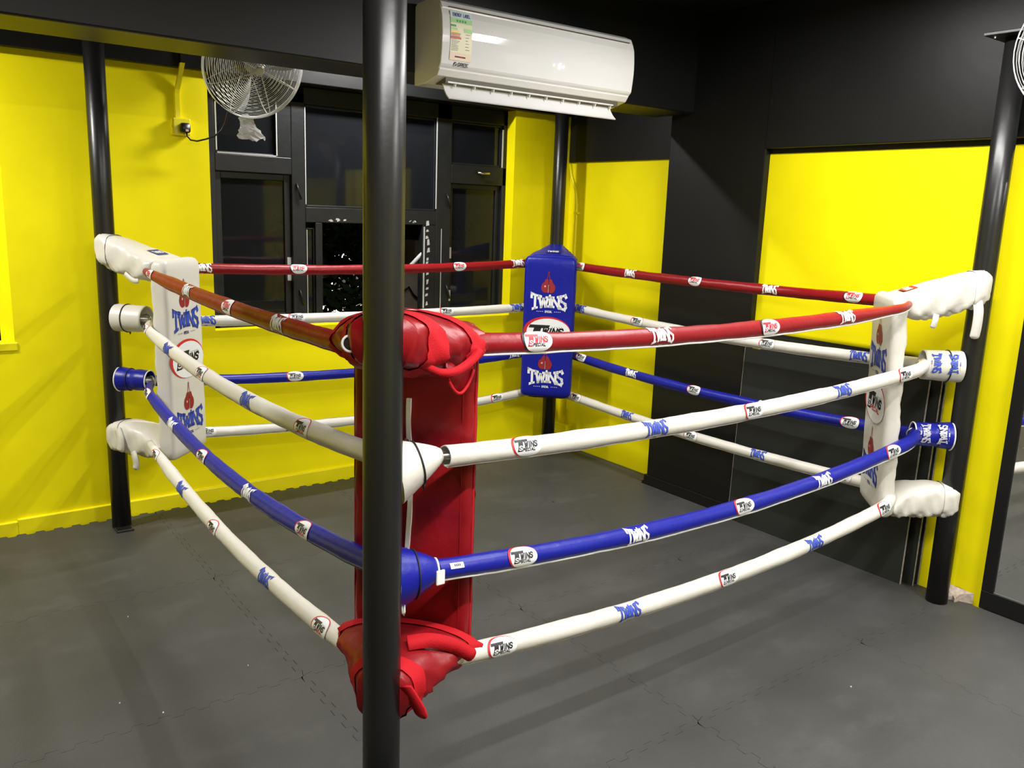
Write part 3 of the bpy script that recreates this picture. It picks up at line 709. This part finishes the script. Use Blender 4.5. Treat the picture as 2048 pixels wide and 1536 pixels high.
for side, (axs, cst, (ca, cb), rs) in ROPES.items():
    e0, e1 = (A0, A1) if axs == 'y' else (B0, B1)
    for lv, ((za, zm, zb), (s0, s1), kinds, spots) in rs.items():
        vin = {'red': 'red', 'white': 'white', 'blue': 'blue', 'low': 'white'}[lv]
        bend = .036 if (side in ('front', 'left') and lv in ('white', 'blue')) else .035 if (side == 'front') else 0
        def axis(s, za=za, zm=zm, zb=zb, e0=e0, e1=e1, axs=axs, cst=cst, bend=bend, s1=s1):
            u = (s-e0)/(e1-e0); z = za*(1-u)*(1-2*u)+zm*4*u*(1-u)+zb*u*(2*u-1)
            k = cst[0]+cst[1]*(s-cst[2])
            if bend: h_ = max(0, (s-(s1-.16))/.16); k += bend*h_*h_
            return Vector((s, k, z)) if axs == 'y' else Vector((k, s, z))
        outw = Vector((0,-1,0)) if axs == 'y' else Vector((-1,0,0))
        sg = 1 if axs == 'y' else -1                                    # reading direction along s
        sd_ = {'front':0,'left':5,'back':11,'right':17}[side]+{'red':0,'white':1.3,'blue':2.6,'low':4.1}[lv]
        def rad(s, s0=s0, s1=s1, sd_=sd_, side=side, lv=lv):
            r = RR*(1+.045*fbm(s*7, sd_)+.02*fbm(s*23, sd_*2))
            if side == 'left':
                k = (s1-s)/.35
                if k < 1: r *= .62+.38*max(0, k)
            if side == 'front' and lv == 'red':
                k = (s1-s)/.5
                if k < 1: r *= .55+.45*max(0, k)
            return r
        mid = axis((s0+s1)/2)
        root = thing('ring_rope', mid-Vector((0,0,RR)), '%s padded ring rope from the %s to the %s' % (LEVW[lv], WHO[ca], WHO[cb]), 'rope', 'padded ring ropes')
        n = 18; NS = 84; rings = []
        for i in range(NS+1):
            s = s0+(s1-s0)*i/NS; c0 = axis(s); r = rad(s); q = []
            for k in range(n):
                a = 2*PI*k/n; rk = r*(1+.035*fbm(s*11, math.cos(a)*1.7+math.sin(a)*2.1, sd_))
                q.append(c0+(outw*math.cos(a)+Vector((0,0,1))*math.sin(a))*rk)
            rings.append(q)
        b = MB().loft(rings+[[axis(s1)+(v-axis(s1))*.9 for v in rings[-1]]], vin, cap=False)
        b.loft([[axis(s0)+(v-axis(s0))*.9 for v in rings[0]], [axis(s0+.04)+(v-axis(s0+.04))*.9 for v in rings[1]]], vin, cap=False)
        b.loft([[axis(s0)+(v-axis(s0))*.9 for v in rings[0]], rings[0]], vin, cap=False)
        b.build('cover', root, True)
        if lv in ('white', 'blue'): MB().sweep([axis(s0-.025+(s1-s0+.03)*i/30) for i in range(31)], .009, 'steel', 8).build('rope_core', root, True)
        # seam along the underside, white edge on the coloured ropes
        ph = -1.05 if vin != 'white' else -1.2
        pts = []
        for i in range(NS+1):
            s = s0+(s1-s0)*i/NS; c0 = axis(s); pts.append(c0+(outw*math.cos(ph)+Vector((0,0,1))*math.sin(ph))*(rad(s)+.0008))
        wp = side == 'front' and vin != 'white'
        MB().sweep(pts, .0036 if wp else .0016, 'piping' if wp else vin, 5).build('seam', root, True)
        for kd, sp in zip(kinds, spots):
            phi0 = .38+.10*math.sin(sp*5+sd_)
            def fm3(a, b_, l, sp=sp, phi0=phi0, axis=axis, outw=outw, sg=sg, rad=rad):
                s = sp+sg*a; r = rad(s)*1.035+l; an = phi0+b_/RR
                return axis(s)+(outw*math.cos(an)+Vector((0,0,1))*math.sin(an))*r
            if not (s0+.05 < sp < s1-.05): continue
            if kd == 'W':
                if vin == 'white': Print(fm3, .0045).twins(.090, 0, 0, 'inknavy', 'inkblue', True, 'inknavy', 1.32).build('wordmark', root)
                else: Print(fm3, .0045).twins(.090, 0, 0, 'inkwhite', 'inkwhite', True, 'inkwhite', 1.32).build('wordmark', root)
            else:
                if vin == 'red': Print(fm3, .0045).oval(.092, 0, 0, 'inkblack', 'inkred', 'inkblack', .34).build('oval_logo', root)
                else: Print(fm3, .0045).oval(.092, 0, 0, 'inkred', 'inkblack', 'inkred' if side == 'left' else 'inkblack', .34).build('oval_logo', root)
        if side == 'front' and lv == 'blue':
            fm4 = lambda a, b_, l: fmx(a, b_, l)
            def fmx(a, b_, l):
                s = 1.075+a; an = .55+b_/RR; return axis(s)+(outw*math.cos(an)+Vector((0,0,1))*math.sin(an))*(rad(s)*1.04+l)
            pr = Print(fmx, .004)
            pr.put([[(-.02+.01*i,-.007),(-.01+.01*i,-.007),(-.01+.01*i,.007),(-.02+.01*i,.007)] for i in range(4)], 'inkwhite', 0)
            pr.put([[(-.008+.005*i,-.002),(-.005+.005*i,-.002),(-.005+.005*i,.004),(-.008+.005*i,.004)] for i in range(4)], 'inkblack', 1)
            pr.build('sewn_tag', root)
            e = axis(s0)
            MB().box(e+Vector((-.016,-.030,-.028)), e+Vector((.008,-.024,.010)), 'piping').build('zip_end', root, bevel=.003)

# ================================================================== AIR CONDITIONER
AX0, AX1 = 1.902, 2.976
ac = thing('air_conditioner', ((AX0+AX1)/2, 3.2, 2.10), 'white split air conditioner with energy label on the black beam', 'air conditioner')
prof = [(3.288,2.11),(3.288,2.425),(3.27,2.437),(3.20,2.440),(3.13,2.435),(3.09,2.418),(3.078,2.395),(3.082,2.20),(3.088,2.158),(3.105,2.136),(3.20,2.112)]
def extr(pr, x0, x1, m, name, par, bevel=0, smooth=False):
    n = len(pr); v = [(x0, y, z) for y, z in pr]+[(x1, y, z) for y, z in pr]
    f = [tuple(range(n)), tuple(range(n, 2*n))[::-1]]+[(i, n+i, n+(i+1) % n, (i+1) % n) for i in range(n)]
    return MB().add(v, f, m).build(name, par, smooth, bevel)
extr(prof, AX0+.004, AX1-.004, 'acwhite', 'body', ac, .003)
fp = [(3.094,2.158),(3.079,2.172)]+[(3.073-.010*math.sin(PI*i/8)+(.006 if i == 8 else 0), 2.18+.212*i/8) for i in range(9)]+[(3.092,2.410),(3.10,2.408)]
pn = extr(fp, AX0, AX1, 'acgloss', 'front_panel', ac, .004)
py_ = lambda z: 3.073-.010*math.sin(PI*max(0, min(1, (z-2.18)/.212)))-.0015
MB().box((AX0+.035, py_(2.392)-.001, 2.3975), (AX1-.03, py_(2.392)+.01, 2.400), 'acdark').build('panel_gap', pn)
b = MB(); b.box((AX0+.05, 3.112, 2.112), (AX1-.05, 3.19, 2.142), 'acdark'); b.build('air_outlet', ac)
# louvre: long curved white blade hanging open
lv = []
for i in range(9):
    f = i/8; lv.append((3.150-.058*f, 2.126-.074*f-.010*math.sin(PI*f)))
loop = lv+[(y+.004, z-.004) for y, z in lv[::-1]]
fl_ = extr(loop, AX0+.055, AX1-.075, 'acwhite', 'louvre', ac)
for k in range(10):
    x = AX0+.10+k*.098
    MB().add([(x, 3.15, 2.128), (x, 3.118, 2.098), (x, 3.112, 2.118), (x, 3.14, 2.142), (x+.004, 3.15, 2.128), (x+.004, 3.118, 2.098), (x+.004, 3.112, 2.118), (x+.004, 3.14, 2.142)],
      [(0,1,2,3), (7,6,5,4), (0,4,5,1), (1,5,6,2), (2,6,7,3), (3,7,4,0)], 'acwhite').build('vane', ac)
MB().sweep([(AX0+.06, 3.112, 2.116), (AX1-.08, 3.112, 2.116)], .0035, 'acwhite', 6).build('louvre_bar', ac)
# printed label, maker's mark and display
fa = lambda a, b_, l: Vector((AX0+a, py_(2.17+b_)-l*1.2, 2.17+b_))
rect = lambda x0, y0, x1, y1: [[(x0, y0+(y1-y0)*k/6), (x1, y0+(y1-y0)*k/6), (x1, y0+(y1-y0)*(k+1)/6), (x0, y0+(y1-y0)*(k+1)/6)] for k in range(6)]
for nm, cc in (('lb_sky', (.62,.76,.86)), ('lb_green', (.42,.72,.32)), ('lb_cream', (.86,.82,.62)), ('lb_peach', (.88,.70,.58)), ('lb_dkgreen', (.05,.35,.12)), ('lb_yellow', (.90,.74,.10)), ('lb_orange', (.85,.28,.05)), ('lb_red', (.65,.05,.03)), ('lb_ink', (.12,.14,.20))):
    M[nm] = mat(nm, cc, .45)
pr = Print(fa); lx0, lx1, lz0, lz1 = .038, .142, .026, .214
pr.put(rect(lx0, lz0, lx1, lz1), 'lb_cream', 0)
pr.put(rect(lx0, lz1-.026, lx1, lz1), 'lb_sky', 1); pr.put(rect(lx0, lz1-.045, lx1, lz1-.026), 'lb_green', 1); pr.put(rect(lx0, lz0, lx1, lz0+.03), 'lb_peach', 1)
pr.put(text('ENERGY LABEL', lx0+.012, lz1-.019, .012, .0055, .0016, .0022), 'inknavy', 2)
pr.put(rect(lx0+.028, lz1-.041, lx0+.036, lz1-.032)+rect(lx0+.041, lz1-.041, lx0+.049, lz1-.032)+rect(lx0+.054, lz1-.041, lx0+.062, lz1-.032)+rect(lx0+.067, lz1-.041, lx0+.075, lz1-.032), 'lb_dkgreen', 2)
for k, ink in enumerate(('lb_dkgreen', 'lb_green', 'lb_yellow', 'lb_orange', 'lb_red')):
    z = lz1-.060-k*.0115; pr.put(rect(lx0, z, lx0+.026+.006*k, z+.0075), ink, 2)
pr.put(rect(lx0+.064, lz1-.077, lx1, lz1-.062), 'lb_green', 2)
random.seed(11)
for k in range(12):
    z = lz0+.038+k*.0058; pr.put(rect(lx0+.004, z, lx0+.004+random.uniform(.02,.045), z+.0016), 'lb_ink', 2)
    if k % 2: pr.put(rect(lx0+.072, z, lx0+.072+random.uniform(.006,.022), z+.002), 'lb_ink', 2)
pr.put(rect(lx0+.024, lz0+.012, lx0+.052, lz0+.017)+rect(lx0+.058, lz0+.012, lx0+.076, lz0+.017), 'inkblack', 2); pr.put(rect(lx0+.0525, lz0+.011, lx0+.0575, lz0+.018), 'lb_red', 2)
pr.build('energy_label', pn)
pr = Print(fa)
pr.put(ellipse(.068, .0125, .0078, .0078, 16, 1), 'inkblack', 0); pr.put(strokes([[(.064,.006),(.067,.013),(.072,.015)]], .0022, 1), 'inkwhite', 1)
pr.put(text('GREE', .081, .0065, .012, .0095, .0035, .0026, .15), 'inkblack', 0); pr.build('maker_mark', pn)
pr = Print(fa)
pr.put(text('6', .607, .060, .023, .0135, 0, .0028, .1), 'display', 0); pr.put(ellipse(.583, .072, .0035, .005, 10, 1)+ellipse(.638, .070, .0042, .006, 10, 1), 'display', 0); pr.build('display', pn)
# short conduit elbow under the lintel, beside the corner post
dp = MB().sweep([(3.40, 4.425, 2.262), (3.41, 4.39, 2.262), (3.44, 4.36, 2.262), (3.50, 4.35, 2.262), (3.545, 4.34, 2.262)], .017, 'frame', 12).build('conduit_elbow', None, True, base=(3.47, 4.36, 2.24))
tag(dp, 'grey conduit elbow under the black lintel by the corner post', 'conduit')

# ================================================================== FANS
def fan(name, cen, nrm, R, label, stem_to, spin=0., depth=.10):
    cen = Vector(cen); n = Vector(nrm).normalized(); u = n.cross(Vector((0,0,1))).normalized(); v = u.cross(n)
    t = thing(name, cen, label, 'fan', 'caged wall fans')
    P = lambda r, a, d: cen+u*(r*math.cos(a))+v*(r*math.sin(a))+n*d
    dome = lambda r, k: k*math.sqrt(max(0, 1-(r/R)**2.4))
    for nm, sgn, cnt in (('front_grille', 1, 27), ('rear_grille', -1, 16)):
        b = MB()
        for i in range(cnt):
            r = R*(.07+.93*i/(cnt-1)); d = sgn*(.012+dome(r, depth*.62))
            b.sweep([P(r, 2*PI*k/40, d) for k in range(40)], .00125, 'wire', 4, closed=True)
        for k in range(8):
            a = 2*PI*k/8+spin; b.sweep([P(R*(.07+.93*j/10), a, sgn*(.010+dome(R*(.07+.93*j/10), depth*.62))) for j in range(11)], .0018, 'wire', 5)
        b.build(nm, t)
    b = MB(); q = []
    for k in range(48):
        a = 2*PI*k/48; q.append([P(R*1.0, a, .016), P(R*1.012, a, .016), P(R*1.012, a, -.016), P(R*1.0, a, -.016)])
    b.loft(q+[q[0]], 'wire', cap=False).build('rim', t)
    for kb in range(3):
        b = MB(); q = []
        for i in range(8):
            f = i/7; r = R*(.16+.74*f); wdt = .16+.42*math.sin(PI*(.25+.6*f))*.9; a = spin+.4+2*PI*kb/3
            q.append([P(r, a-wdt*.5, -.018), P(r, a, 0.002), P(r, a+wdt*.5, .020), P(r, a+wdt*.5, .0215), P(r, a, .0035), P(r, a-wdt*.5, -.0165)])
        b.loft(q, 'blade').build('blade', t, True)
    MB().sweep([P(0,0,-.03), P(0,0,.028), P(0,0,.034)], [.034,.034,.02], 'blade', 20).build('hub', t, True)
    MB().sweep([P(0,0,depth*.62+.008), P(0,0,depth*.62+.014)], [.022,.018], 'wire', 18).build('badge', t, True)
    MB().sweep([P(0,0,-.03), P(0,0,-.06), P(0,0,-.15), P(0,0,-.165)], [.035,.055,.055,.04], 'post', 20).build('motor', t, True)
    s = Vector(stem_to); MB().sweep([P(0,0,-.12), P(0,0,-.12)*.5+s*.5+Vector((0,0,-.02)), s], .016, 'post', 10).build('arm', t, True)
    return t, P
f1, P1 = fan('wall_fan', (1.508, 4.10, 2.225), (.05, -.93, -.36), .238, 'caged steel fan above the window, a plastic bag tied below it', (1.56, 4.425, 2.40), .35)
f2, P2 = fan('wall_fan', (3.545, 1.335, 2.245), (-.86, -.40, -.28), .24, 'caged steel fan high on the wall over the mirror', (3.66, 1.345, 2.26), .2)
# crumpled bag under the fan
bx, by, bz = 1.492, 4.186, 2.015
b = MB(); q = []
random.seed(5)
for i in range(13):
    f = i/12; w_ = .012+.045*min(1, f*1.6)+.01*math.sin(f*9); z = bz-.115*f; q.append([Vector((bx+.030*f+w_*math.cos(2*PI*k/14)*(1+.22*fbm(f*9, k*1.9)), by+.35*w_*math.sin(2*PI*k/14)*(1+.4*fbm(f*7, k*2.7, 2)), z+.014*fbm(k*1.3, f*5)*f)) for k in range(14)])
bag = b.loft(q, 'bag', cap=False).build('plastic_bag', None, False, base=(bx, by, bz))
tag(bag, 'crumpled clear plastic bag hanging under the caged fan', 'bag')

# ================================================================== SOCKETS
so = thing('wall_socket', (1.258, 4.45, 1.905), 'yellow painted wall socket box with trunking beside the window', 'socket')
MB().box((1.218, 4.420, 1.910), (1.302, 4.461, 1.990), 'yellow_gloss').build('box', so, bevel=.005)
MB().box((1.2175, 4.432, 1.944), (1.2180, 4.437, 1.956), 'inkblack').build('screw_slot', so)
b = MB(); q = []
for (x, y, z) in ((1.250,4.452,1.985),(1.250,4.452,2.105),(1.252,4.449,2.125),(1.262,4.425,2.195),(1.268,4.404,2.245)):
    q.append([Vector((x-.011, y-.010, z)), Vector((x+.011, y-.010, z)), Vector((x+.011, y+.010, z)), Vector((x-.011, y+.010, z))])
b.loft(q, 'yellow_gloss').build('trunking', so)
MB().box((1.262, 4.405, 2.235), (1.278, 4.421, 2.45), 'black').build('upper_trunking', so)
pl = thing('power_plug', (1.272, 4.40, 1.93), 'black moulded plug in the yellow socket with its cable to the fan', 'plug')
b = MB(); q = []
for i, (y, s_) in enumerate(((4.4205, .9), (4.412, 1.0), (4.395, 1.0), (4.388, .86))):
    q.append([Vector((1.270+s_*u, y, 1.944+s_*v)) for u, v in rrect(.0235, .0235, .012, 5)])
b.loft(q, 'plug').build('body', pl, True)
MB().box((1.268, 4.3868, 1.927), (1.282, 4.389, 1.937), 'pink').build('label', pl)
cab = [(1.275,4.400,1.924),(1.277,4.395,1.905),(1.290,4.39,1.888),(1.32,4.385,1.885),(1.36,4.38,1.897),(1.40,4.37,1.913),(1.43,4.35,1.945),(1.445,4.33,1.985),(1.450,4.31,2.03),(1.47,4.29,2.10),(1.50,4.27,2.20)]
MB().sweep(cab, .0042, 'plug', 8).build('cable', pl, True)
s3 = thing('corner_socket', (3.77, 4.39, .08), 'low yellow socket box with thin conduit behind the corner post', 'socket')
MB().box((3.752, 4.325, .075), (3.801, 4.455, .152), 'yellow_gloss').build('box', s3, bevel=.004)
MB().sweep([(3.786,4.365,.15),(3.786,4.365,1.0),(3.786,4.365,1.66),(3.788,4.385,1.75),(3.79,4.44,1.86),(3.79,4.455,1.925)], .009, 'yellow_gloss', 8).build('conduit', s3, True)
MB().box((3.776,4.345,1.60),(3.80,4.385,1.612), 'yellow_gloss').build('saddle', s3)

# ================================================================== LEANING BOARDS
def board(ya, yb, xb, xt, zt, th, label):
    t = thing('leaning_board', ((xb+xt)/2, (ya+yb)/2, 0), label, 'board', 'boards leaning on the yellow wall')
    def slab(y0, y1, off0, off1, m, name, ze=0):
        v = []
        for y in (y0, y1):
            v += [(xb+off0, y, 0), (xb+off1, y, 0), (xt+off1, y, zt), (xt+off0, y, zt)]
        MB().add(v, [(0,1,2,3), (7,6,5,4), (0,4,5,1), (1,5,6,2), (2,6,7,3), (3,7,4,0)], m).build(name, t)
    slab(ya+.003, yb-.003, 0, th, 'board', 'panel')
    slab(ya, ya+.003, .001, th-.001, 'boardedge', 'edge_band'); slab(yb-.003, yb, .001, th-.001, 'boardedge', 'edge_band')
    return t
board(1.785, 2.775, 3.604, 3.624, .945, .010, 'dark grey board leaning outermost of the stack by the mirror')
board(1.745, 2.70, 3.640, 3.652, 1.02, .009, 'taller dark board leaning behind the outermost board')
board(1.740, 2.72, 3.672, 3.676, 1.032, .009, 'pale edged board leaning flat against the yellow wall')
b = MB(); q = []
random.seed(9)
zz = [(-.0+.0*i) for i in range(3)]
pts = [(3.690,1.565),(3.690,1.60),(3.672,1.612),(3.655,1.60),(3.640,1.585),(3.650,1.57),(3.63,1.553),(3.665,1.548),(3.672,1.53),(3.685,1.50),(3.690,1.535)]
top = [(x, y, .012+.035*max(0, (x-3.64)/.05)+random.uniform(0,.008)) for x, y in pts]
n = len(pts); b.add([(x, y, 0.0) for x, y in pts]+top, [tuple(range(n))[::-1], tuple(range(n, 2*n))]+[(i, (i+1) % n, n+(i+1) % n, n+i) for i in range(n)], 'torn')
tp = b.build('torn_skirting', None, False, base=(3.67, 1.56, 0)); tag(tp, 'scrap of torn skirting lying at the foot of the wall by the post', 'scrap')
# crumbs on the mats
for k, (x, y, sz) in enumerate(((.60,2.57,.0032),(.50,2.70,.0026),(.66,3.30,.0022),(.53,2.25,.0035),(.92,2.70,.0022),(2.62,1.42,.0026),(1.5,1.55,.0024))):
    b = MB(); a = k*1.1
    v = [(x+sz*math.cos(a+i*1.3)*random.uniform(.6,1.3), y+sz*math.sin(a+i*1.3)*random.uniform(.6,1.3), 0.0) for i in range(5)]
    b.add(v+[(p_[0]*.9+x*.1, p_[1]*.9+y*.1, .003) for p_ in v], [(0,1,2,3,4), (9,8,7,6,5)]+[(i, (i+1) % 5, 5+(i+1) % 5, 5+i) for i in range(5)], 'inkwhite')
    tag(b.build('paint_flake', None, False, base=(x, y, 0)), 'tiny white paint flake lying on the grey mats', 'flake', 'paint flakes on the mats')

# ================================================================== OUTSIDE AT NIGHT
fb = thing('shop_front', (3.6, 9.5, -1.0), 'dark building across the street with lit windows', 'building')
MB().box((-2, 9.5, -1.0), (9, 9.9, 2.4), 'nightwall').build('wall', fb)
random.seed(21)
for k in range(60):
    x = random.uniform(4.1, 5.9); z = random.uniform(.1, 1.05); sx = random.uniform(.04,.14); sz = random.uniform(.04,.12)
    MB().box((x, 9.46, z), (x+sx, 9.505, z+sz), random.choice(['litwin','litwin','litwin2','litred'] if z < .5 else ['litwin2','litwin'])).build('window', fb)
sh = thing('shrub', (3.3, 6.3, -.4), 'dark leafy shrub outside the open window', 'shrub')
b = MB()
for k in range(4200):
    x = random.uniform(2.6, 4.1); y = random.uniform(6.0, 6.8); z = random.uniform(.1, 1.5); l = random.uniform(.03, .065)
    a = random.uniform(0, 2*PI); tl = random.uniform(-1, 1); d = Vector((math.cos(a), .3*math.sin(a), tl)).normalized(); e = d.cross(Vector((random.uniform(-.5,.5),1,random.uniform(-.5,.5)))).normalized()
    c0 = Vector((x, y, z)); b.add([c0-d*l, c0+e*l*.45, c0+d*l, c0-e*l*.45], [(0,1,2,3)], 'leaf')
lf = b.build('leaves', sh); lf['kind'] = 'stuff'
b = MB()
for k in range(9): b.sweep([(2.4+.25*k, 6.4, -.4), (2.4+.25*k+random.uniform(-.1,.1), 6.4, .5), (2.4+.25*k+random.uniform(-.2,.2), 6.4, 1.4)], .008, 'bark', 5)
b.build('stems', sh)
nb = thing('balcony_wall', (3.5, 5.6, .6), 'pale plaster ledge with cables outside the open window', 'wall')
MB().box((3.14, 5.55, .55), (3.8, 5.75, 1.13), 'beige').build('ledge', nb); MB().box((3.28, 5.62, 1.13), (3.8, 5.8, 1.36), 'beige').build('parapet', nb)
MB().sweep([(3.12,5.54,.98),(3.18,5.53,1.02),(3.22,5.53,.96),(3.30,5.53,.90),(3.36,5.53,.88)], .008, 'plug', 6).build('cable', nb, True)
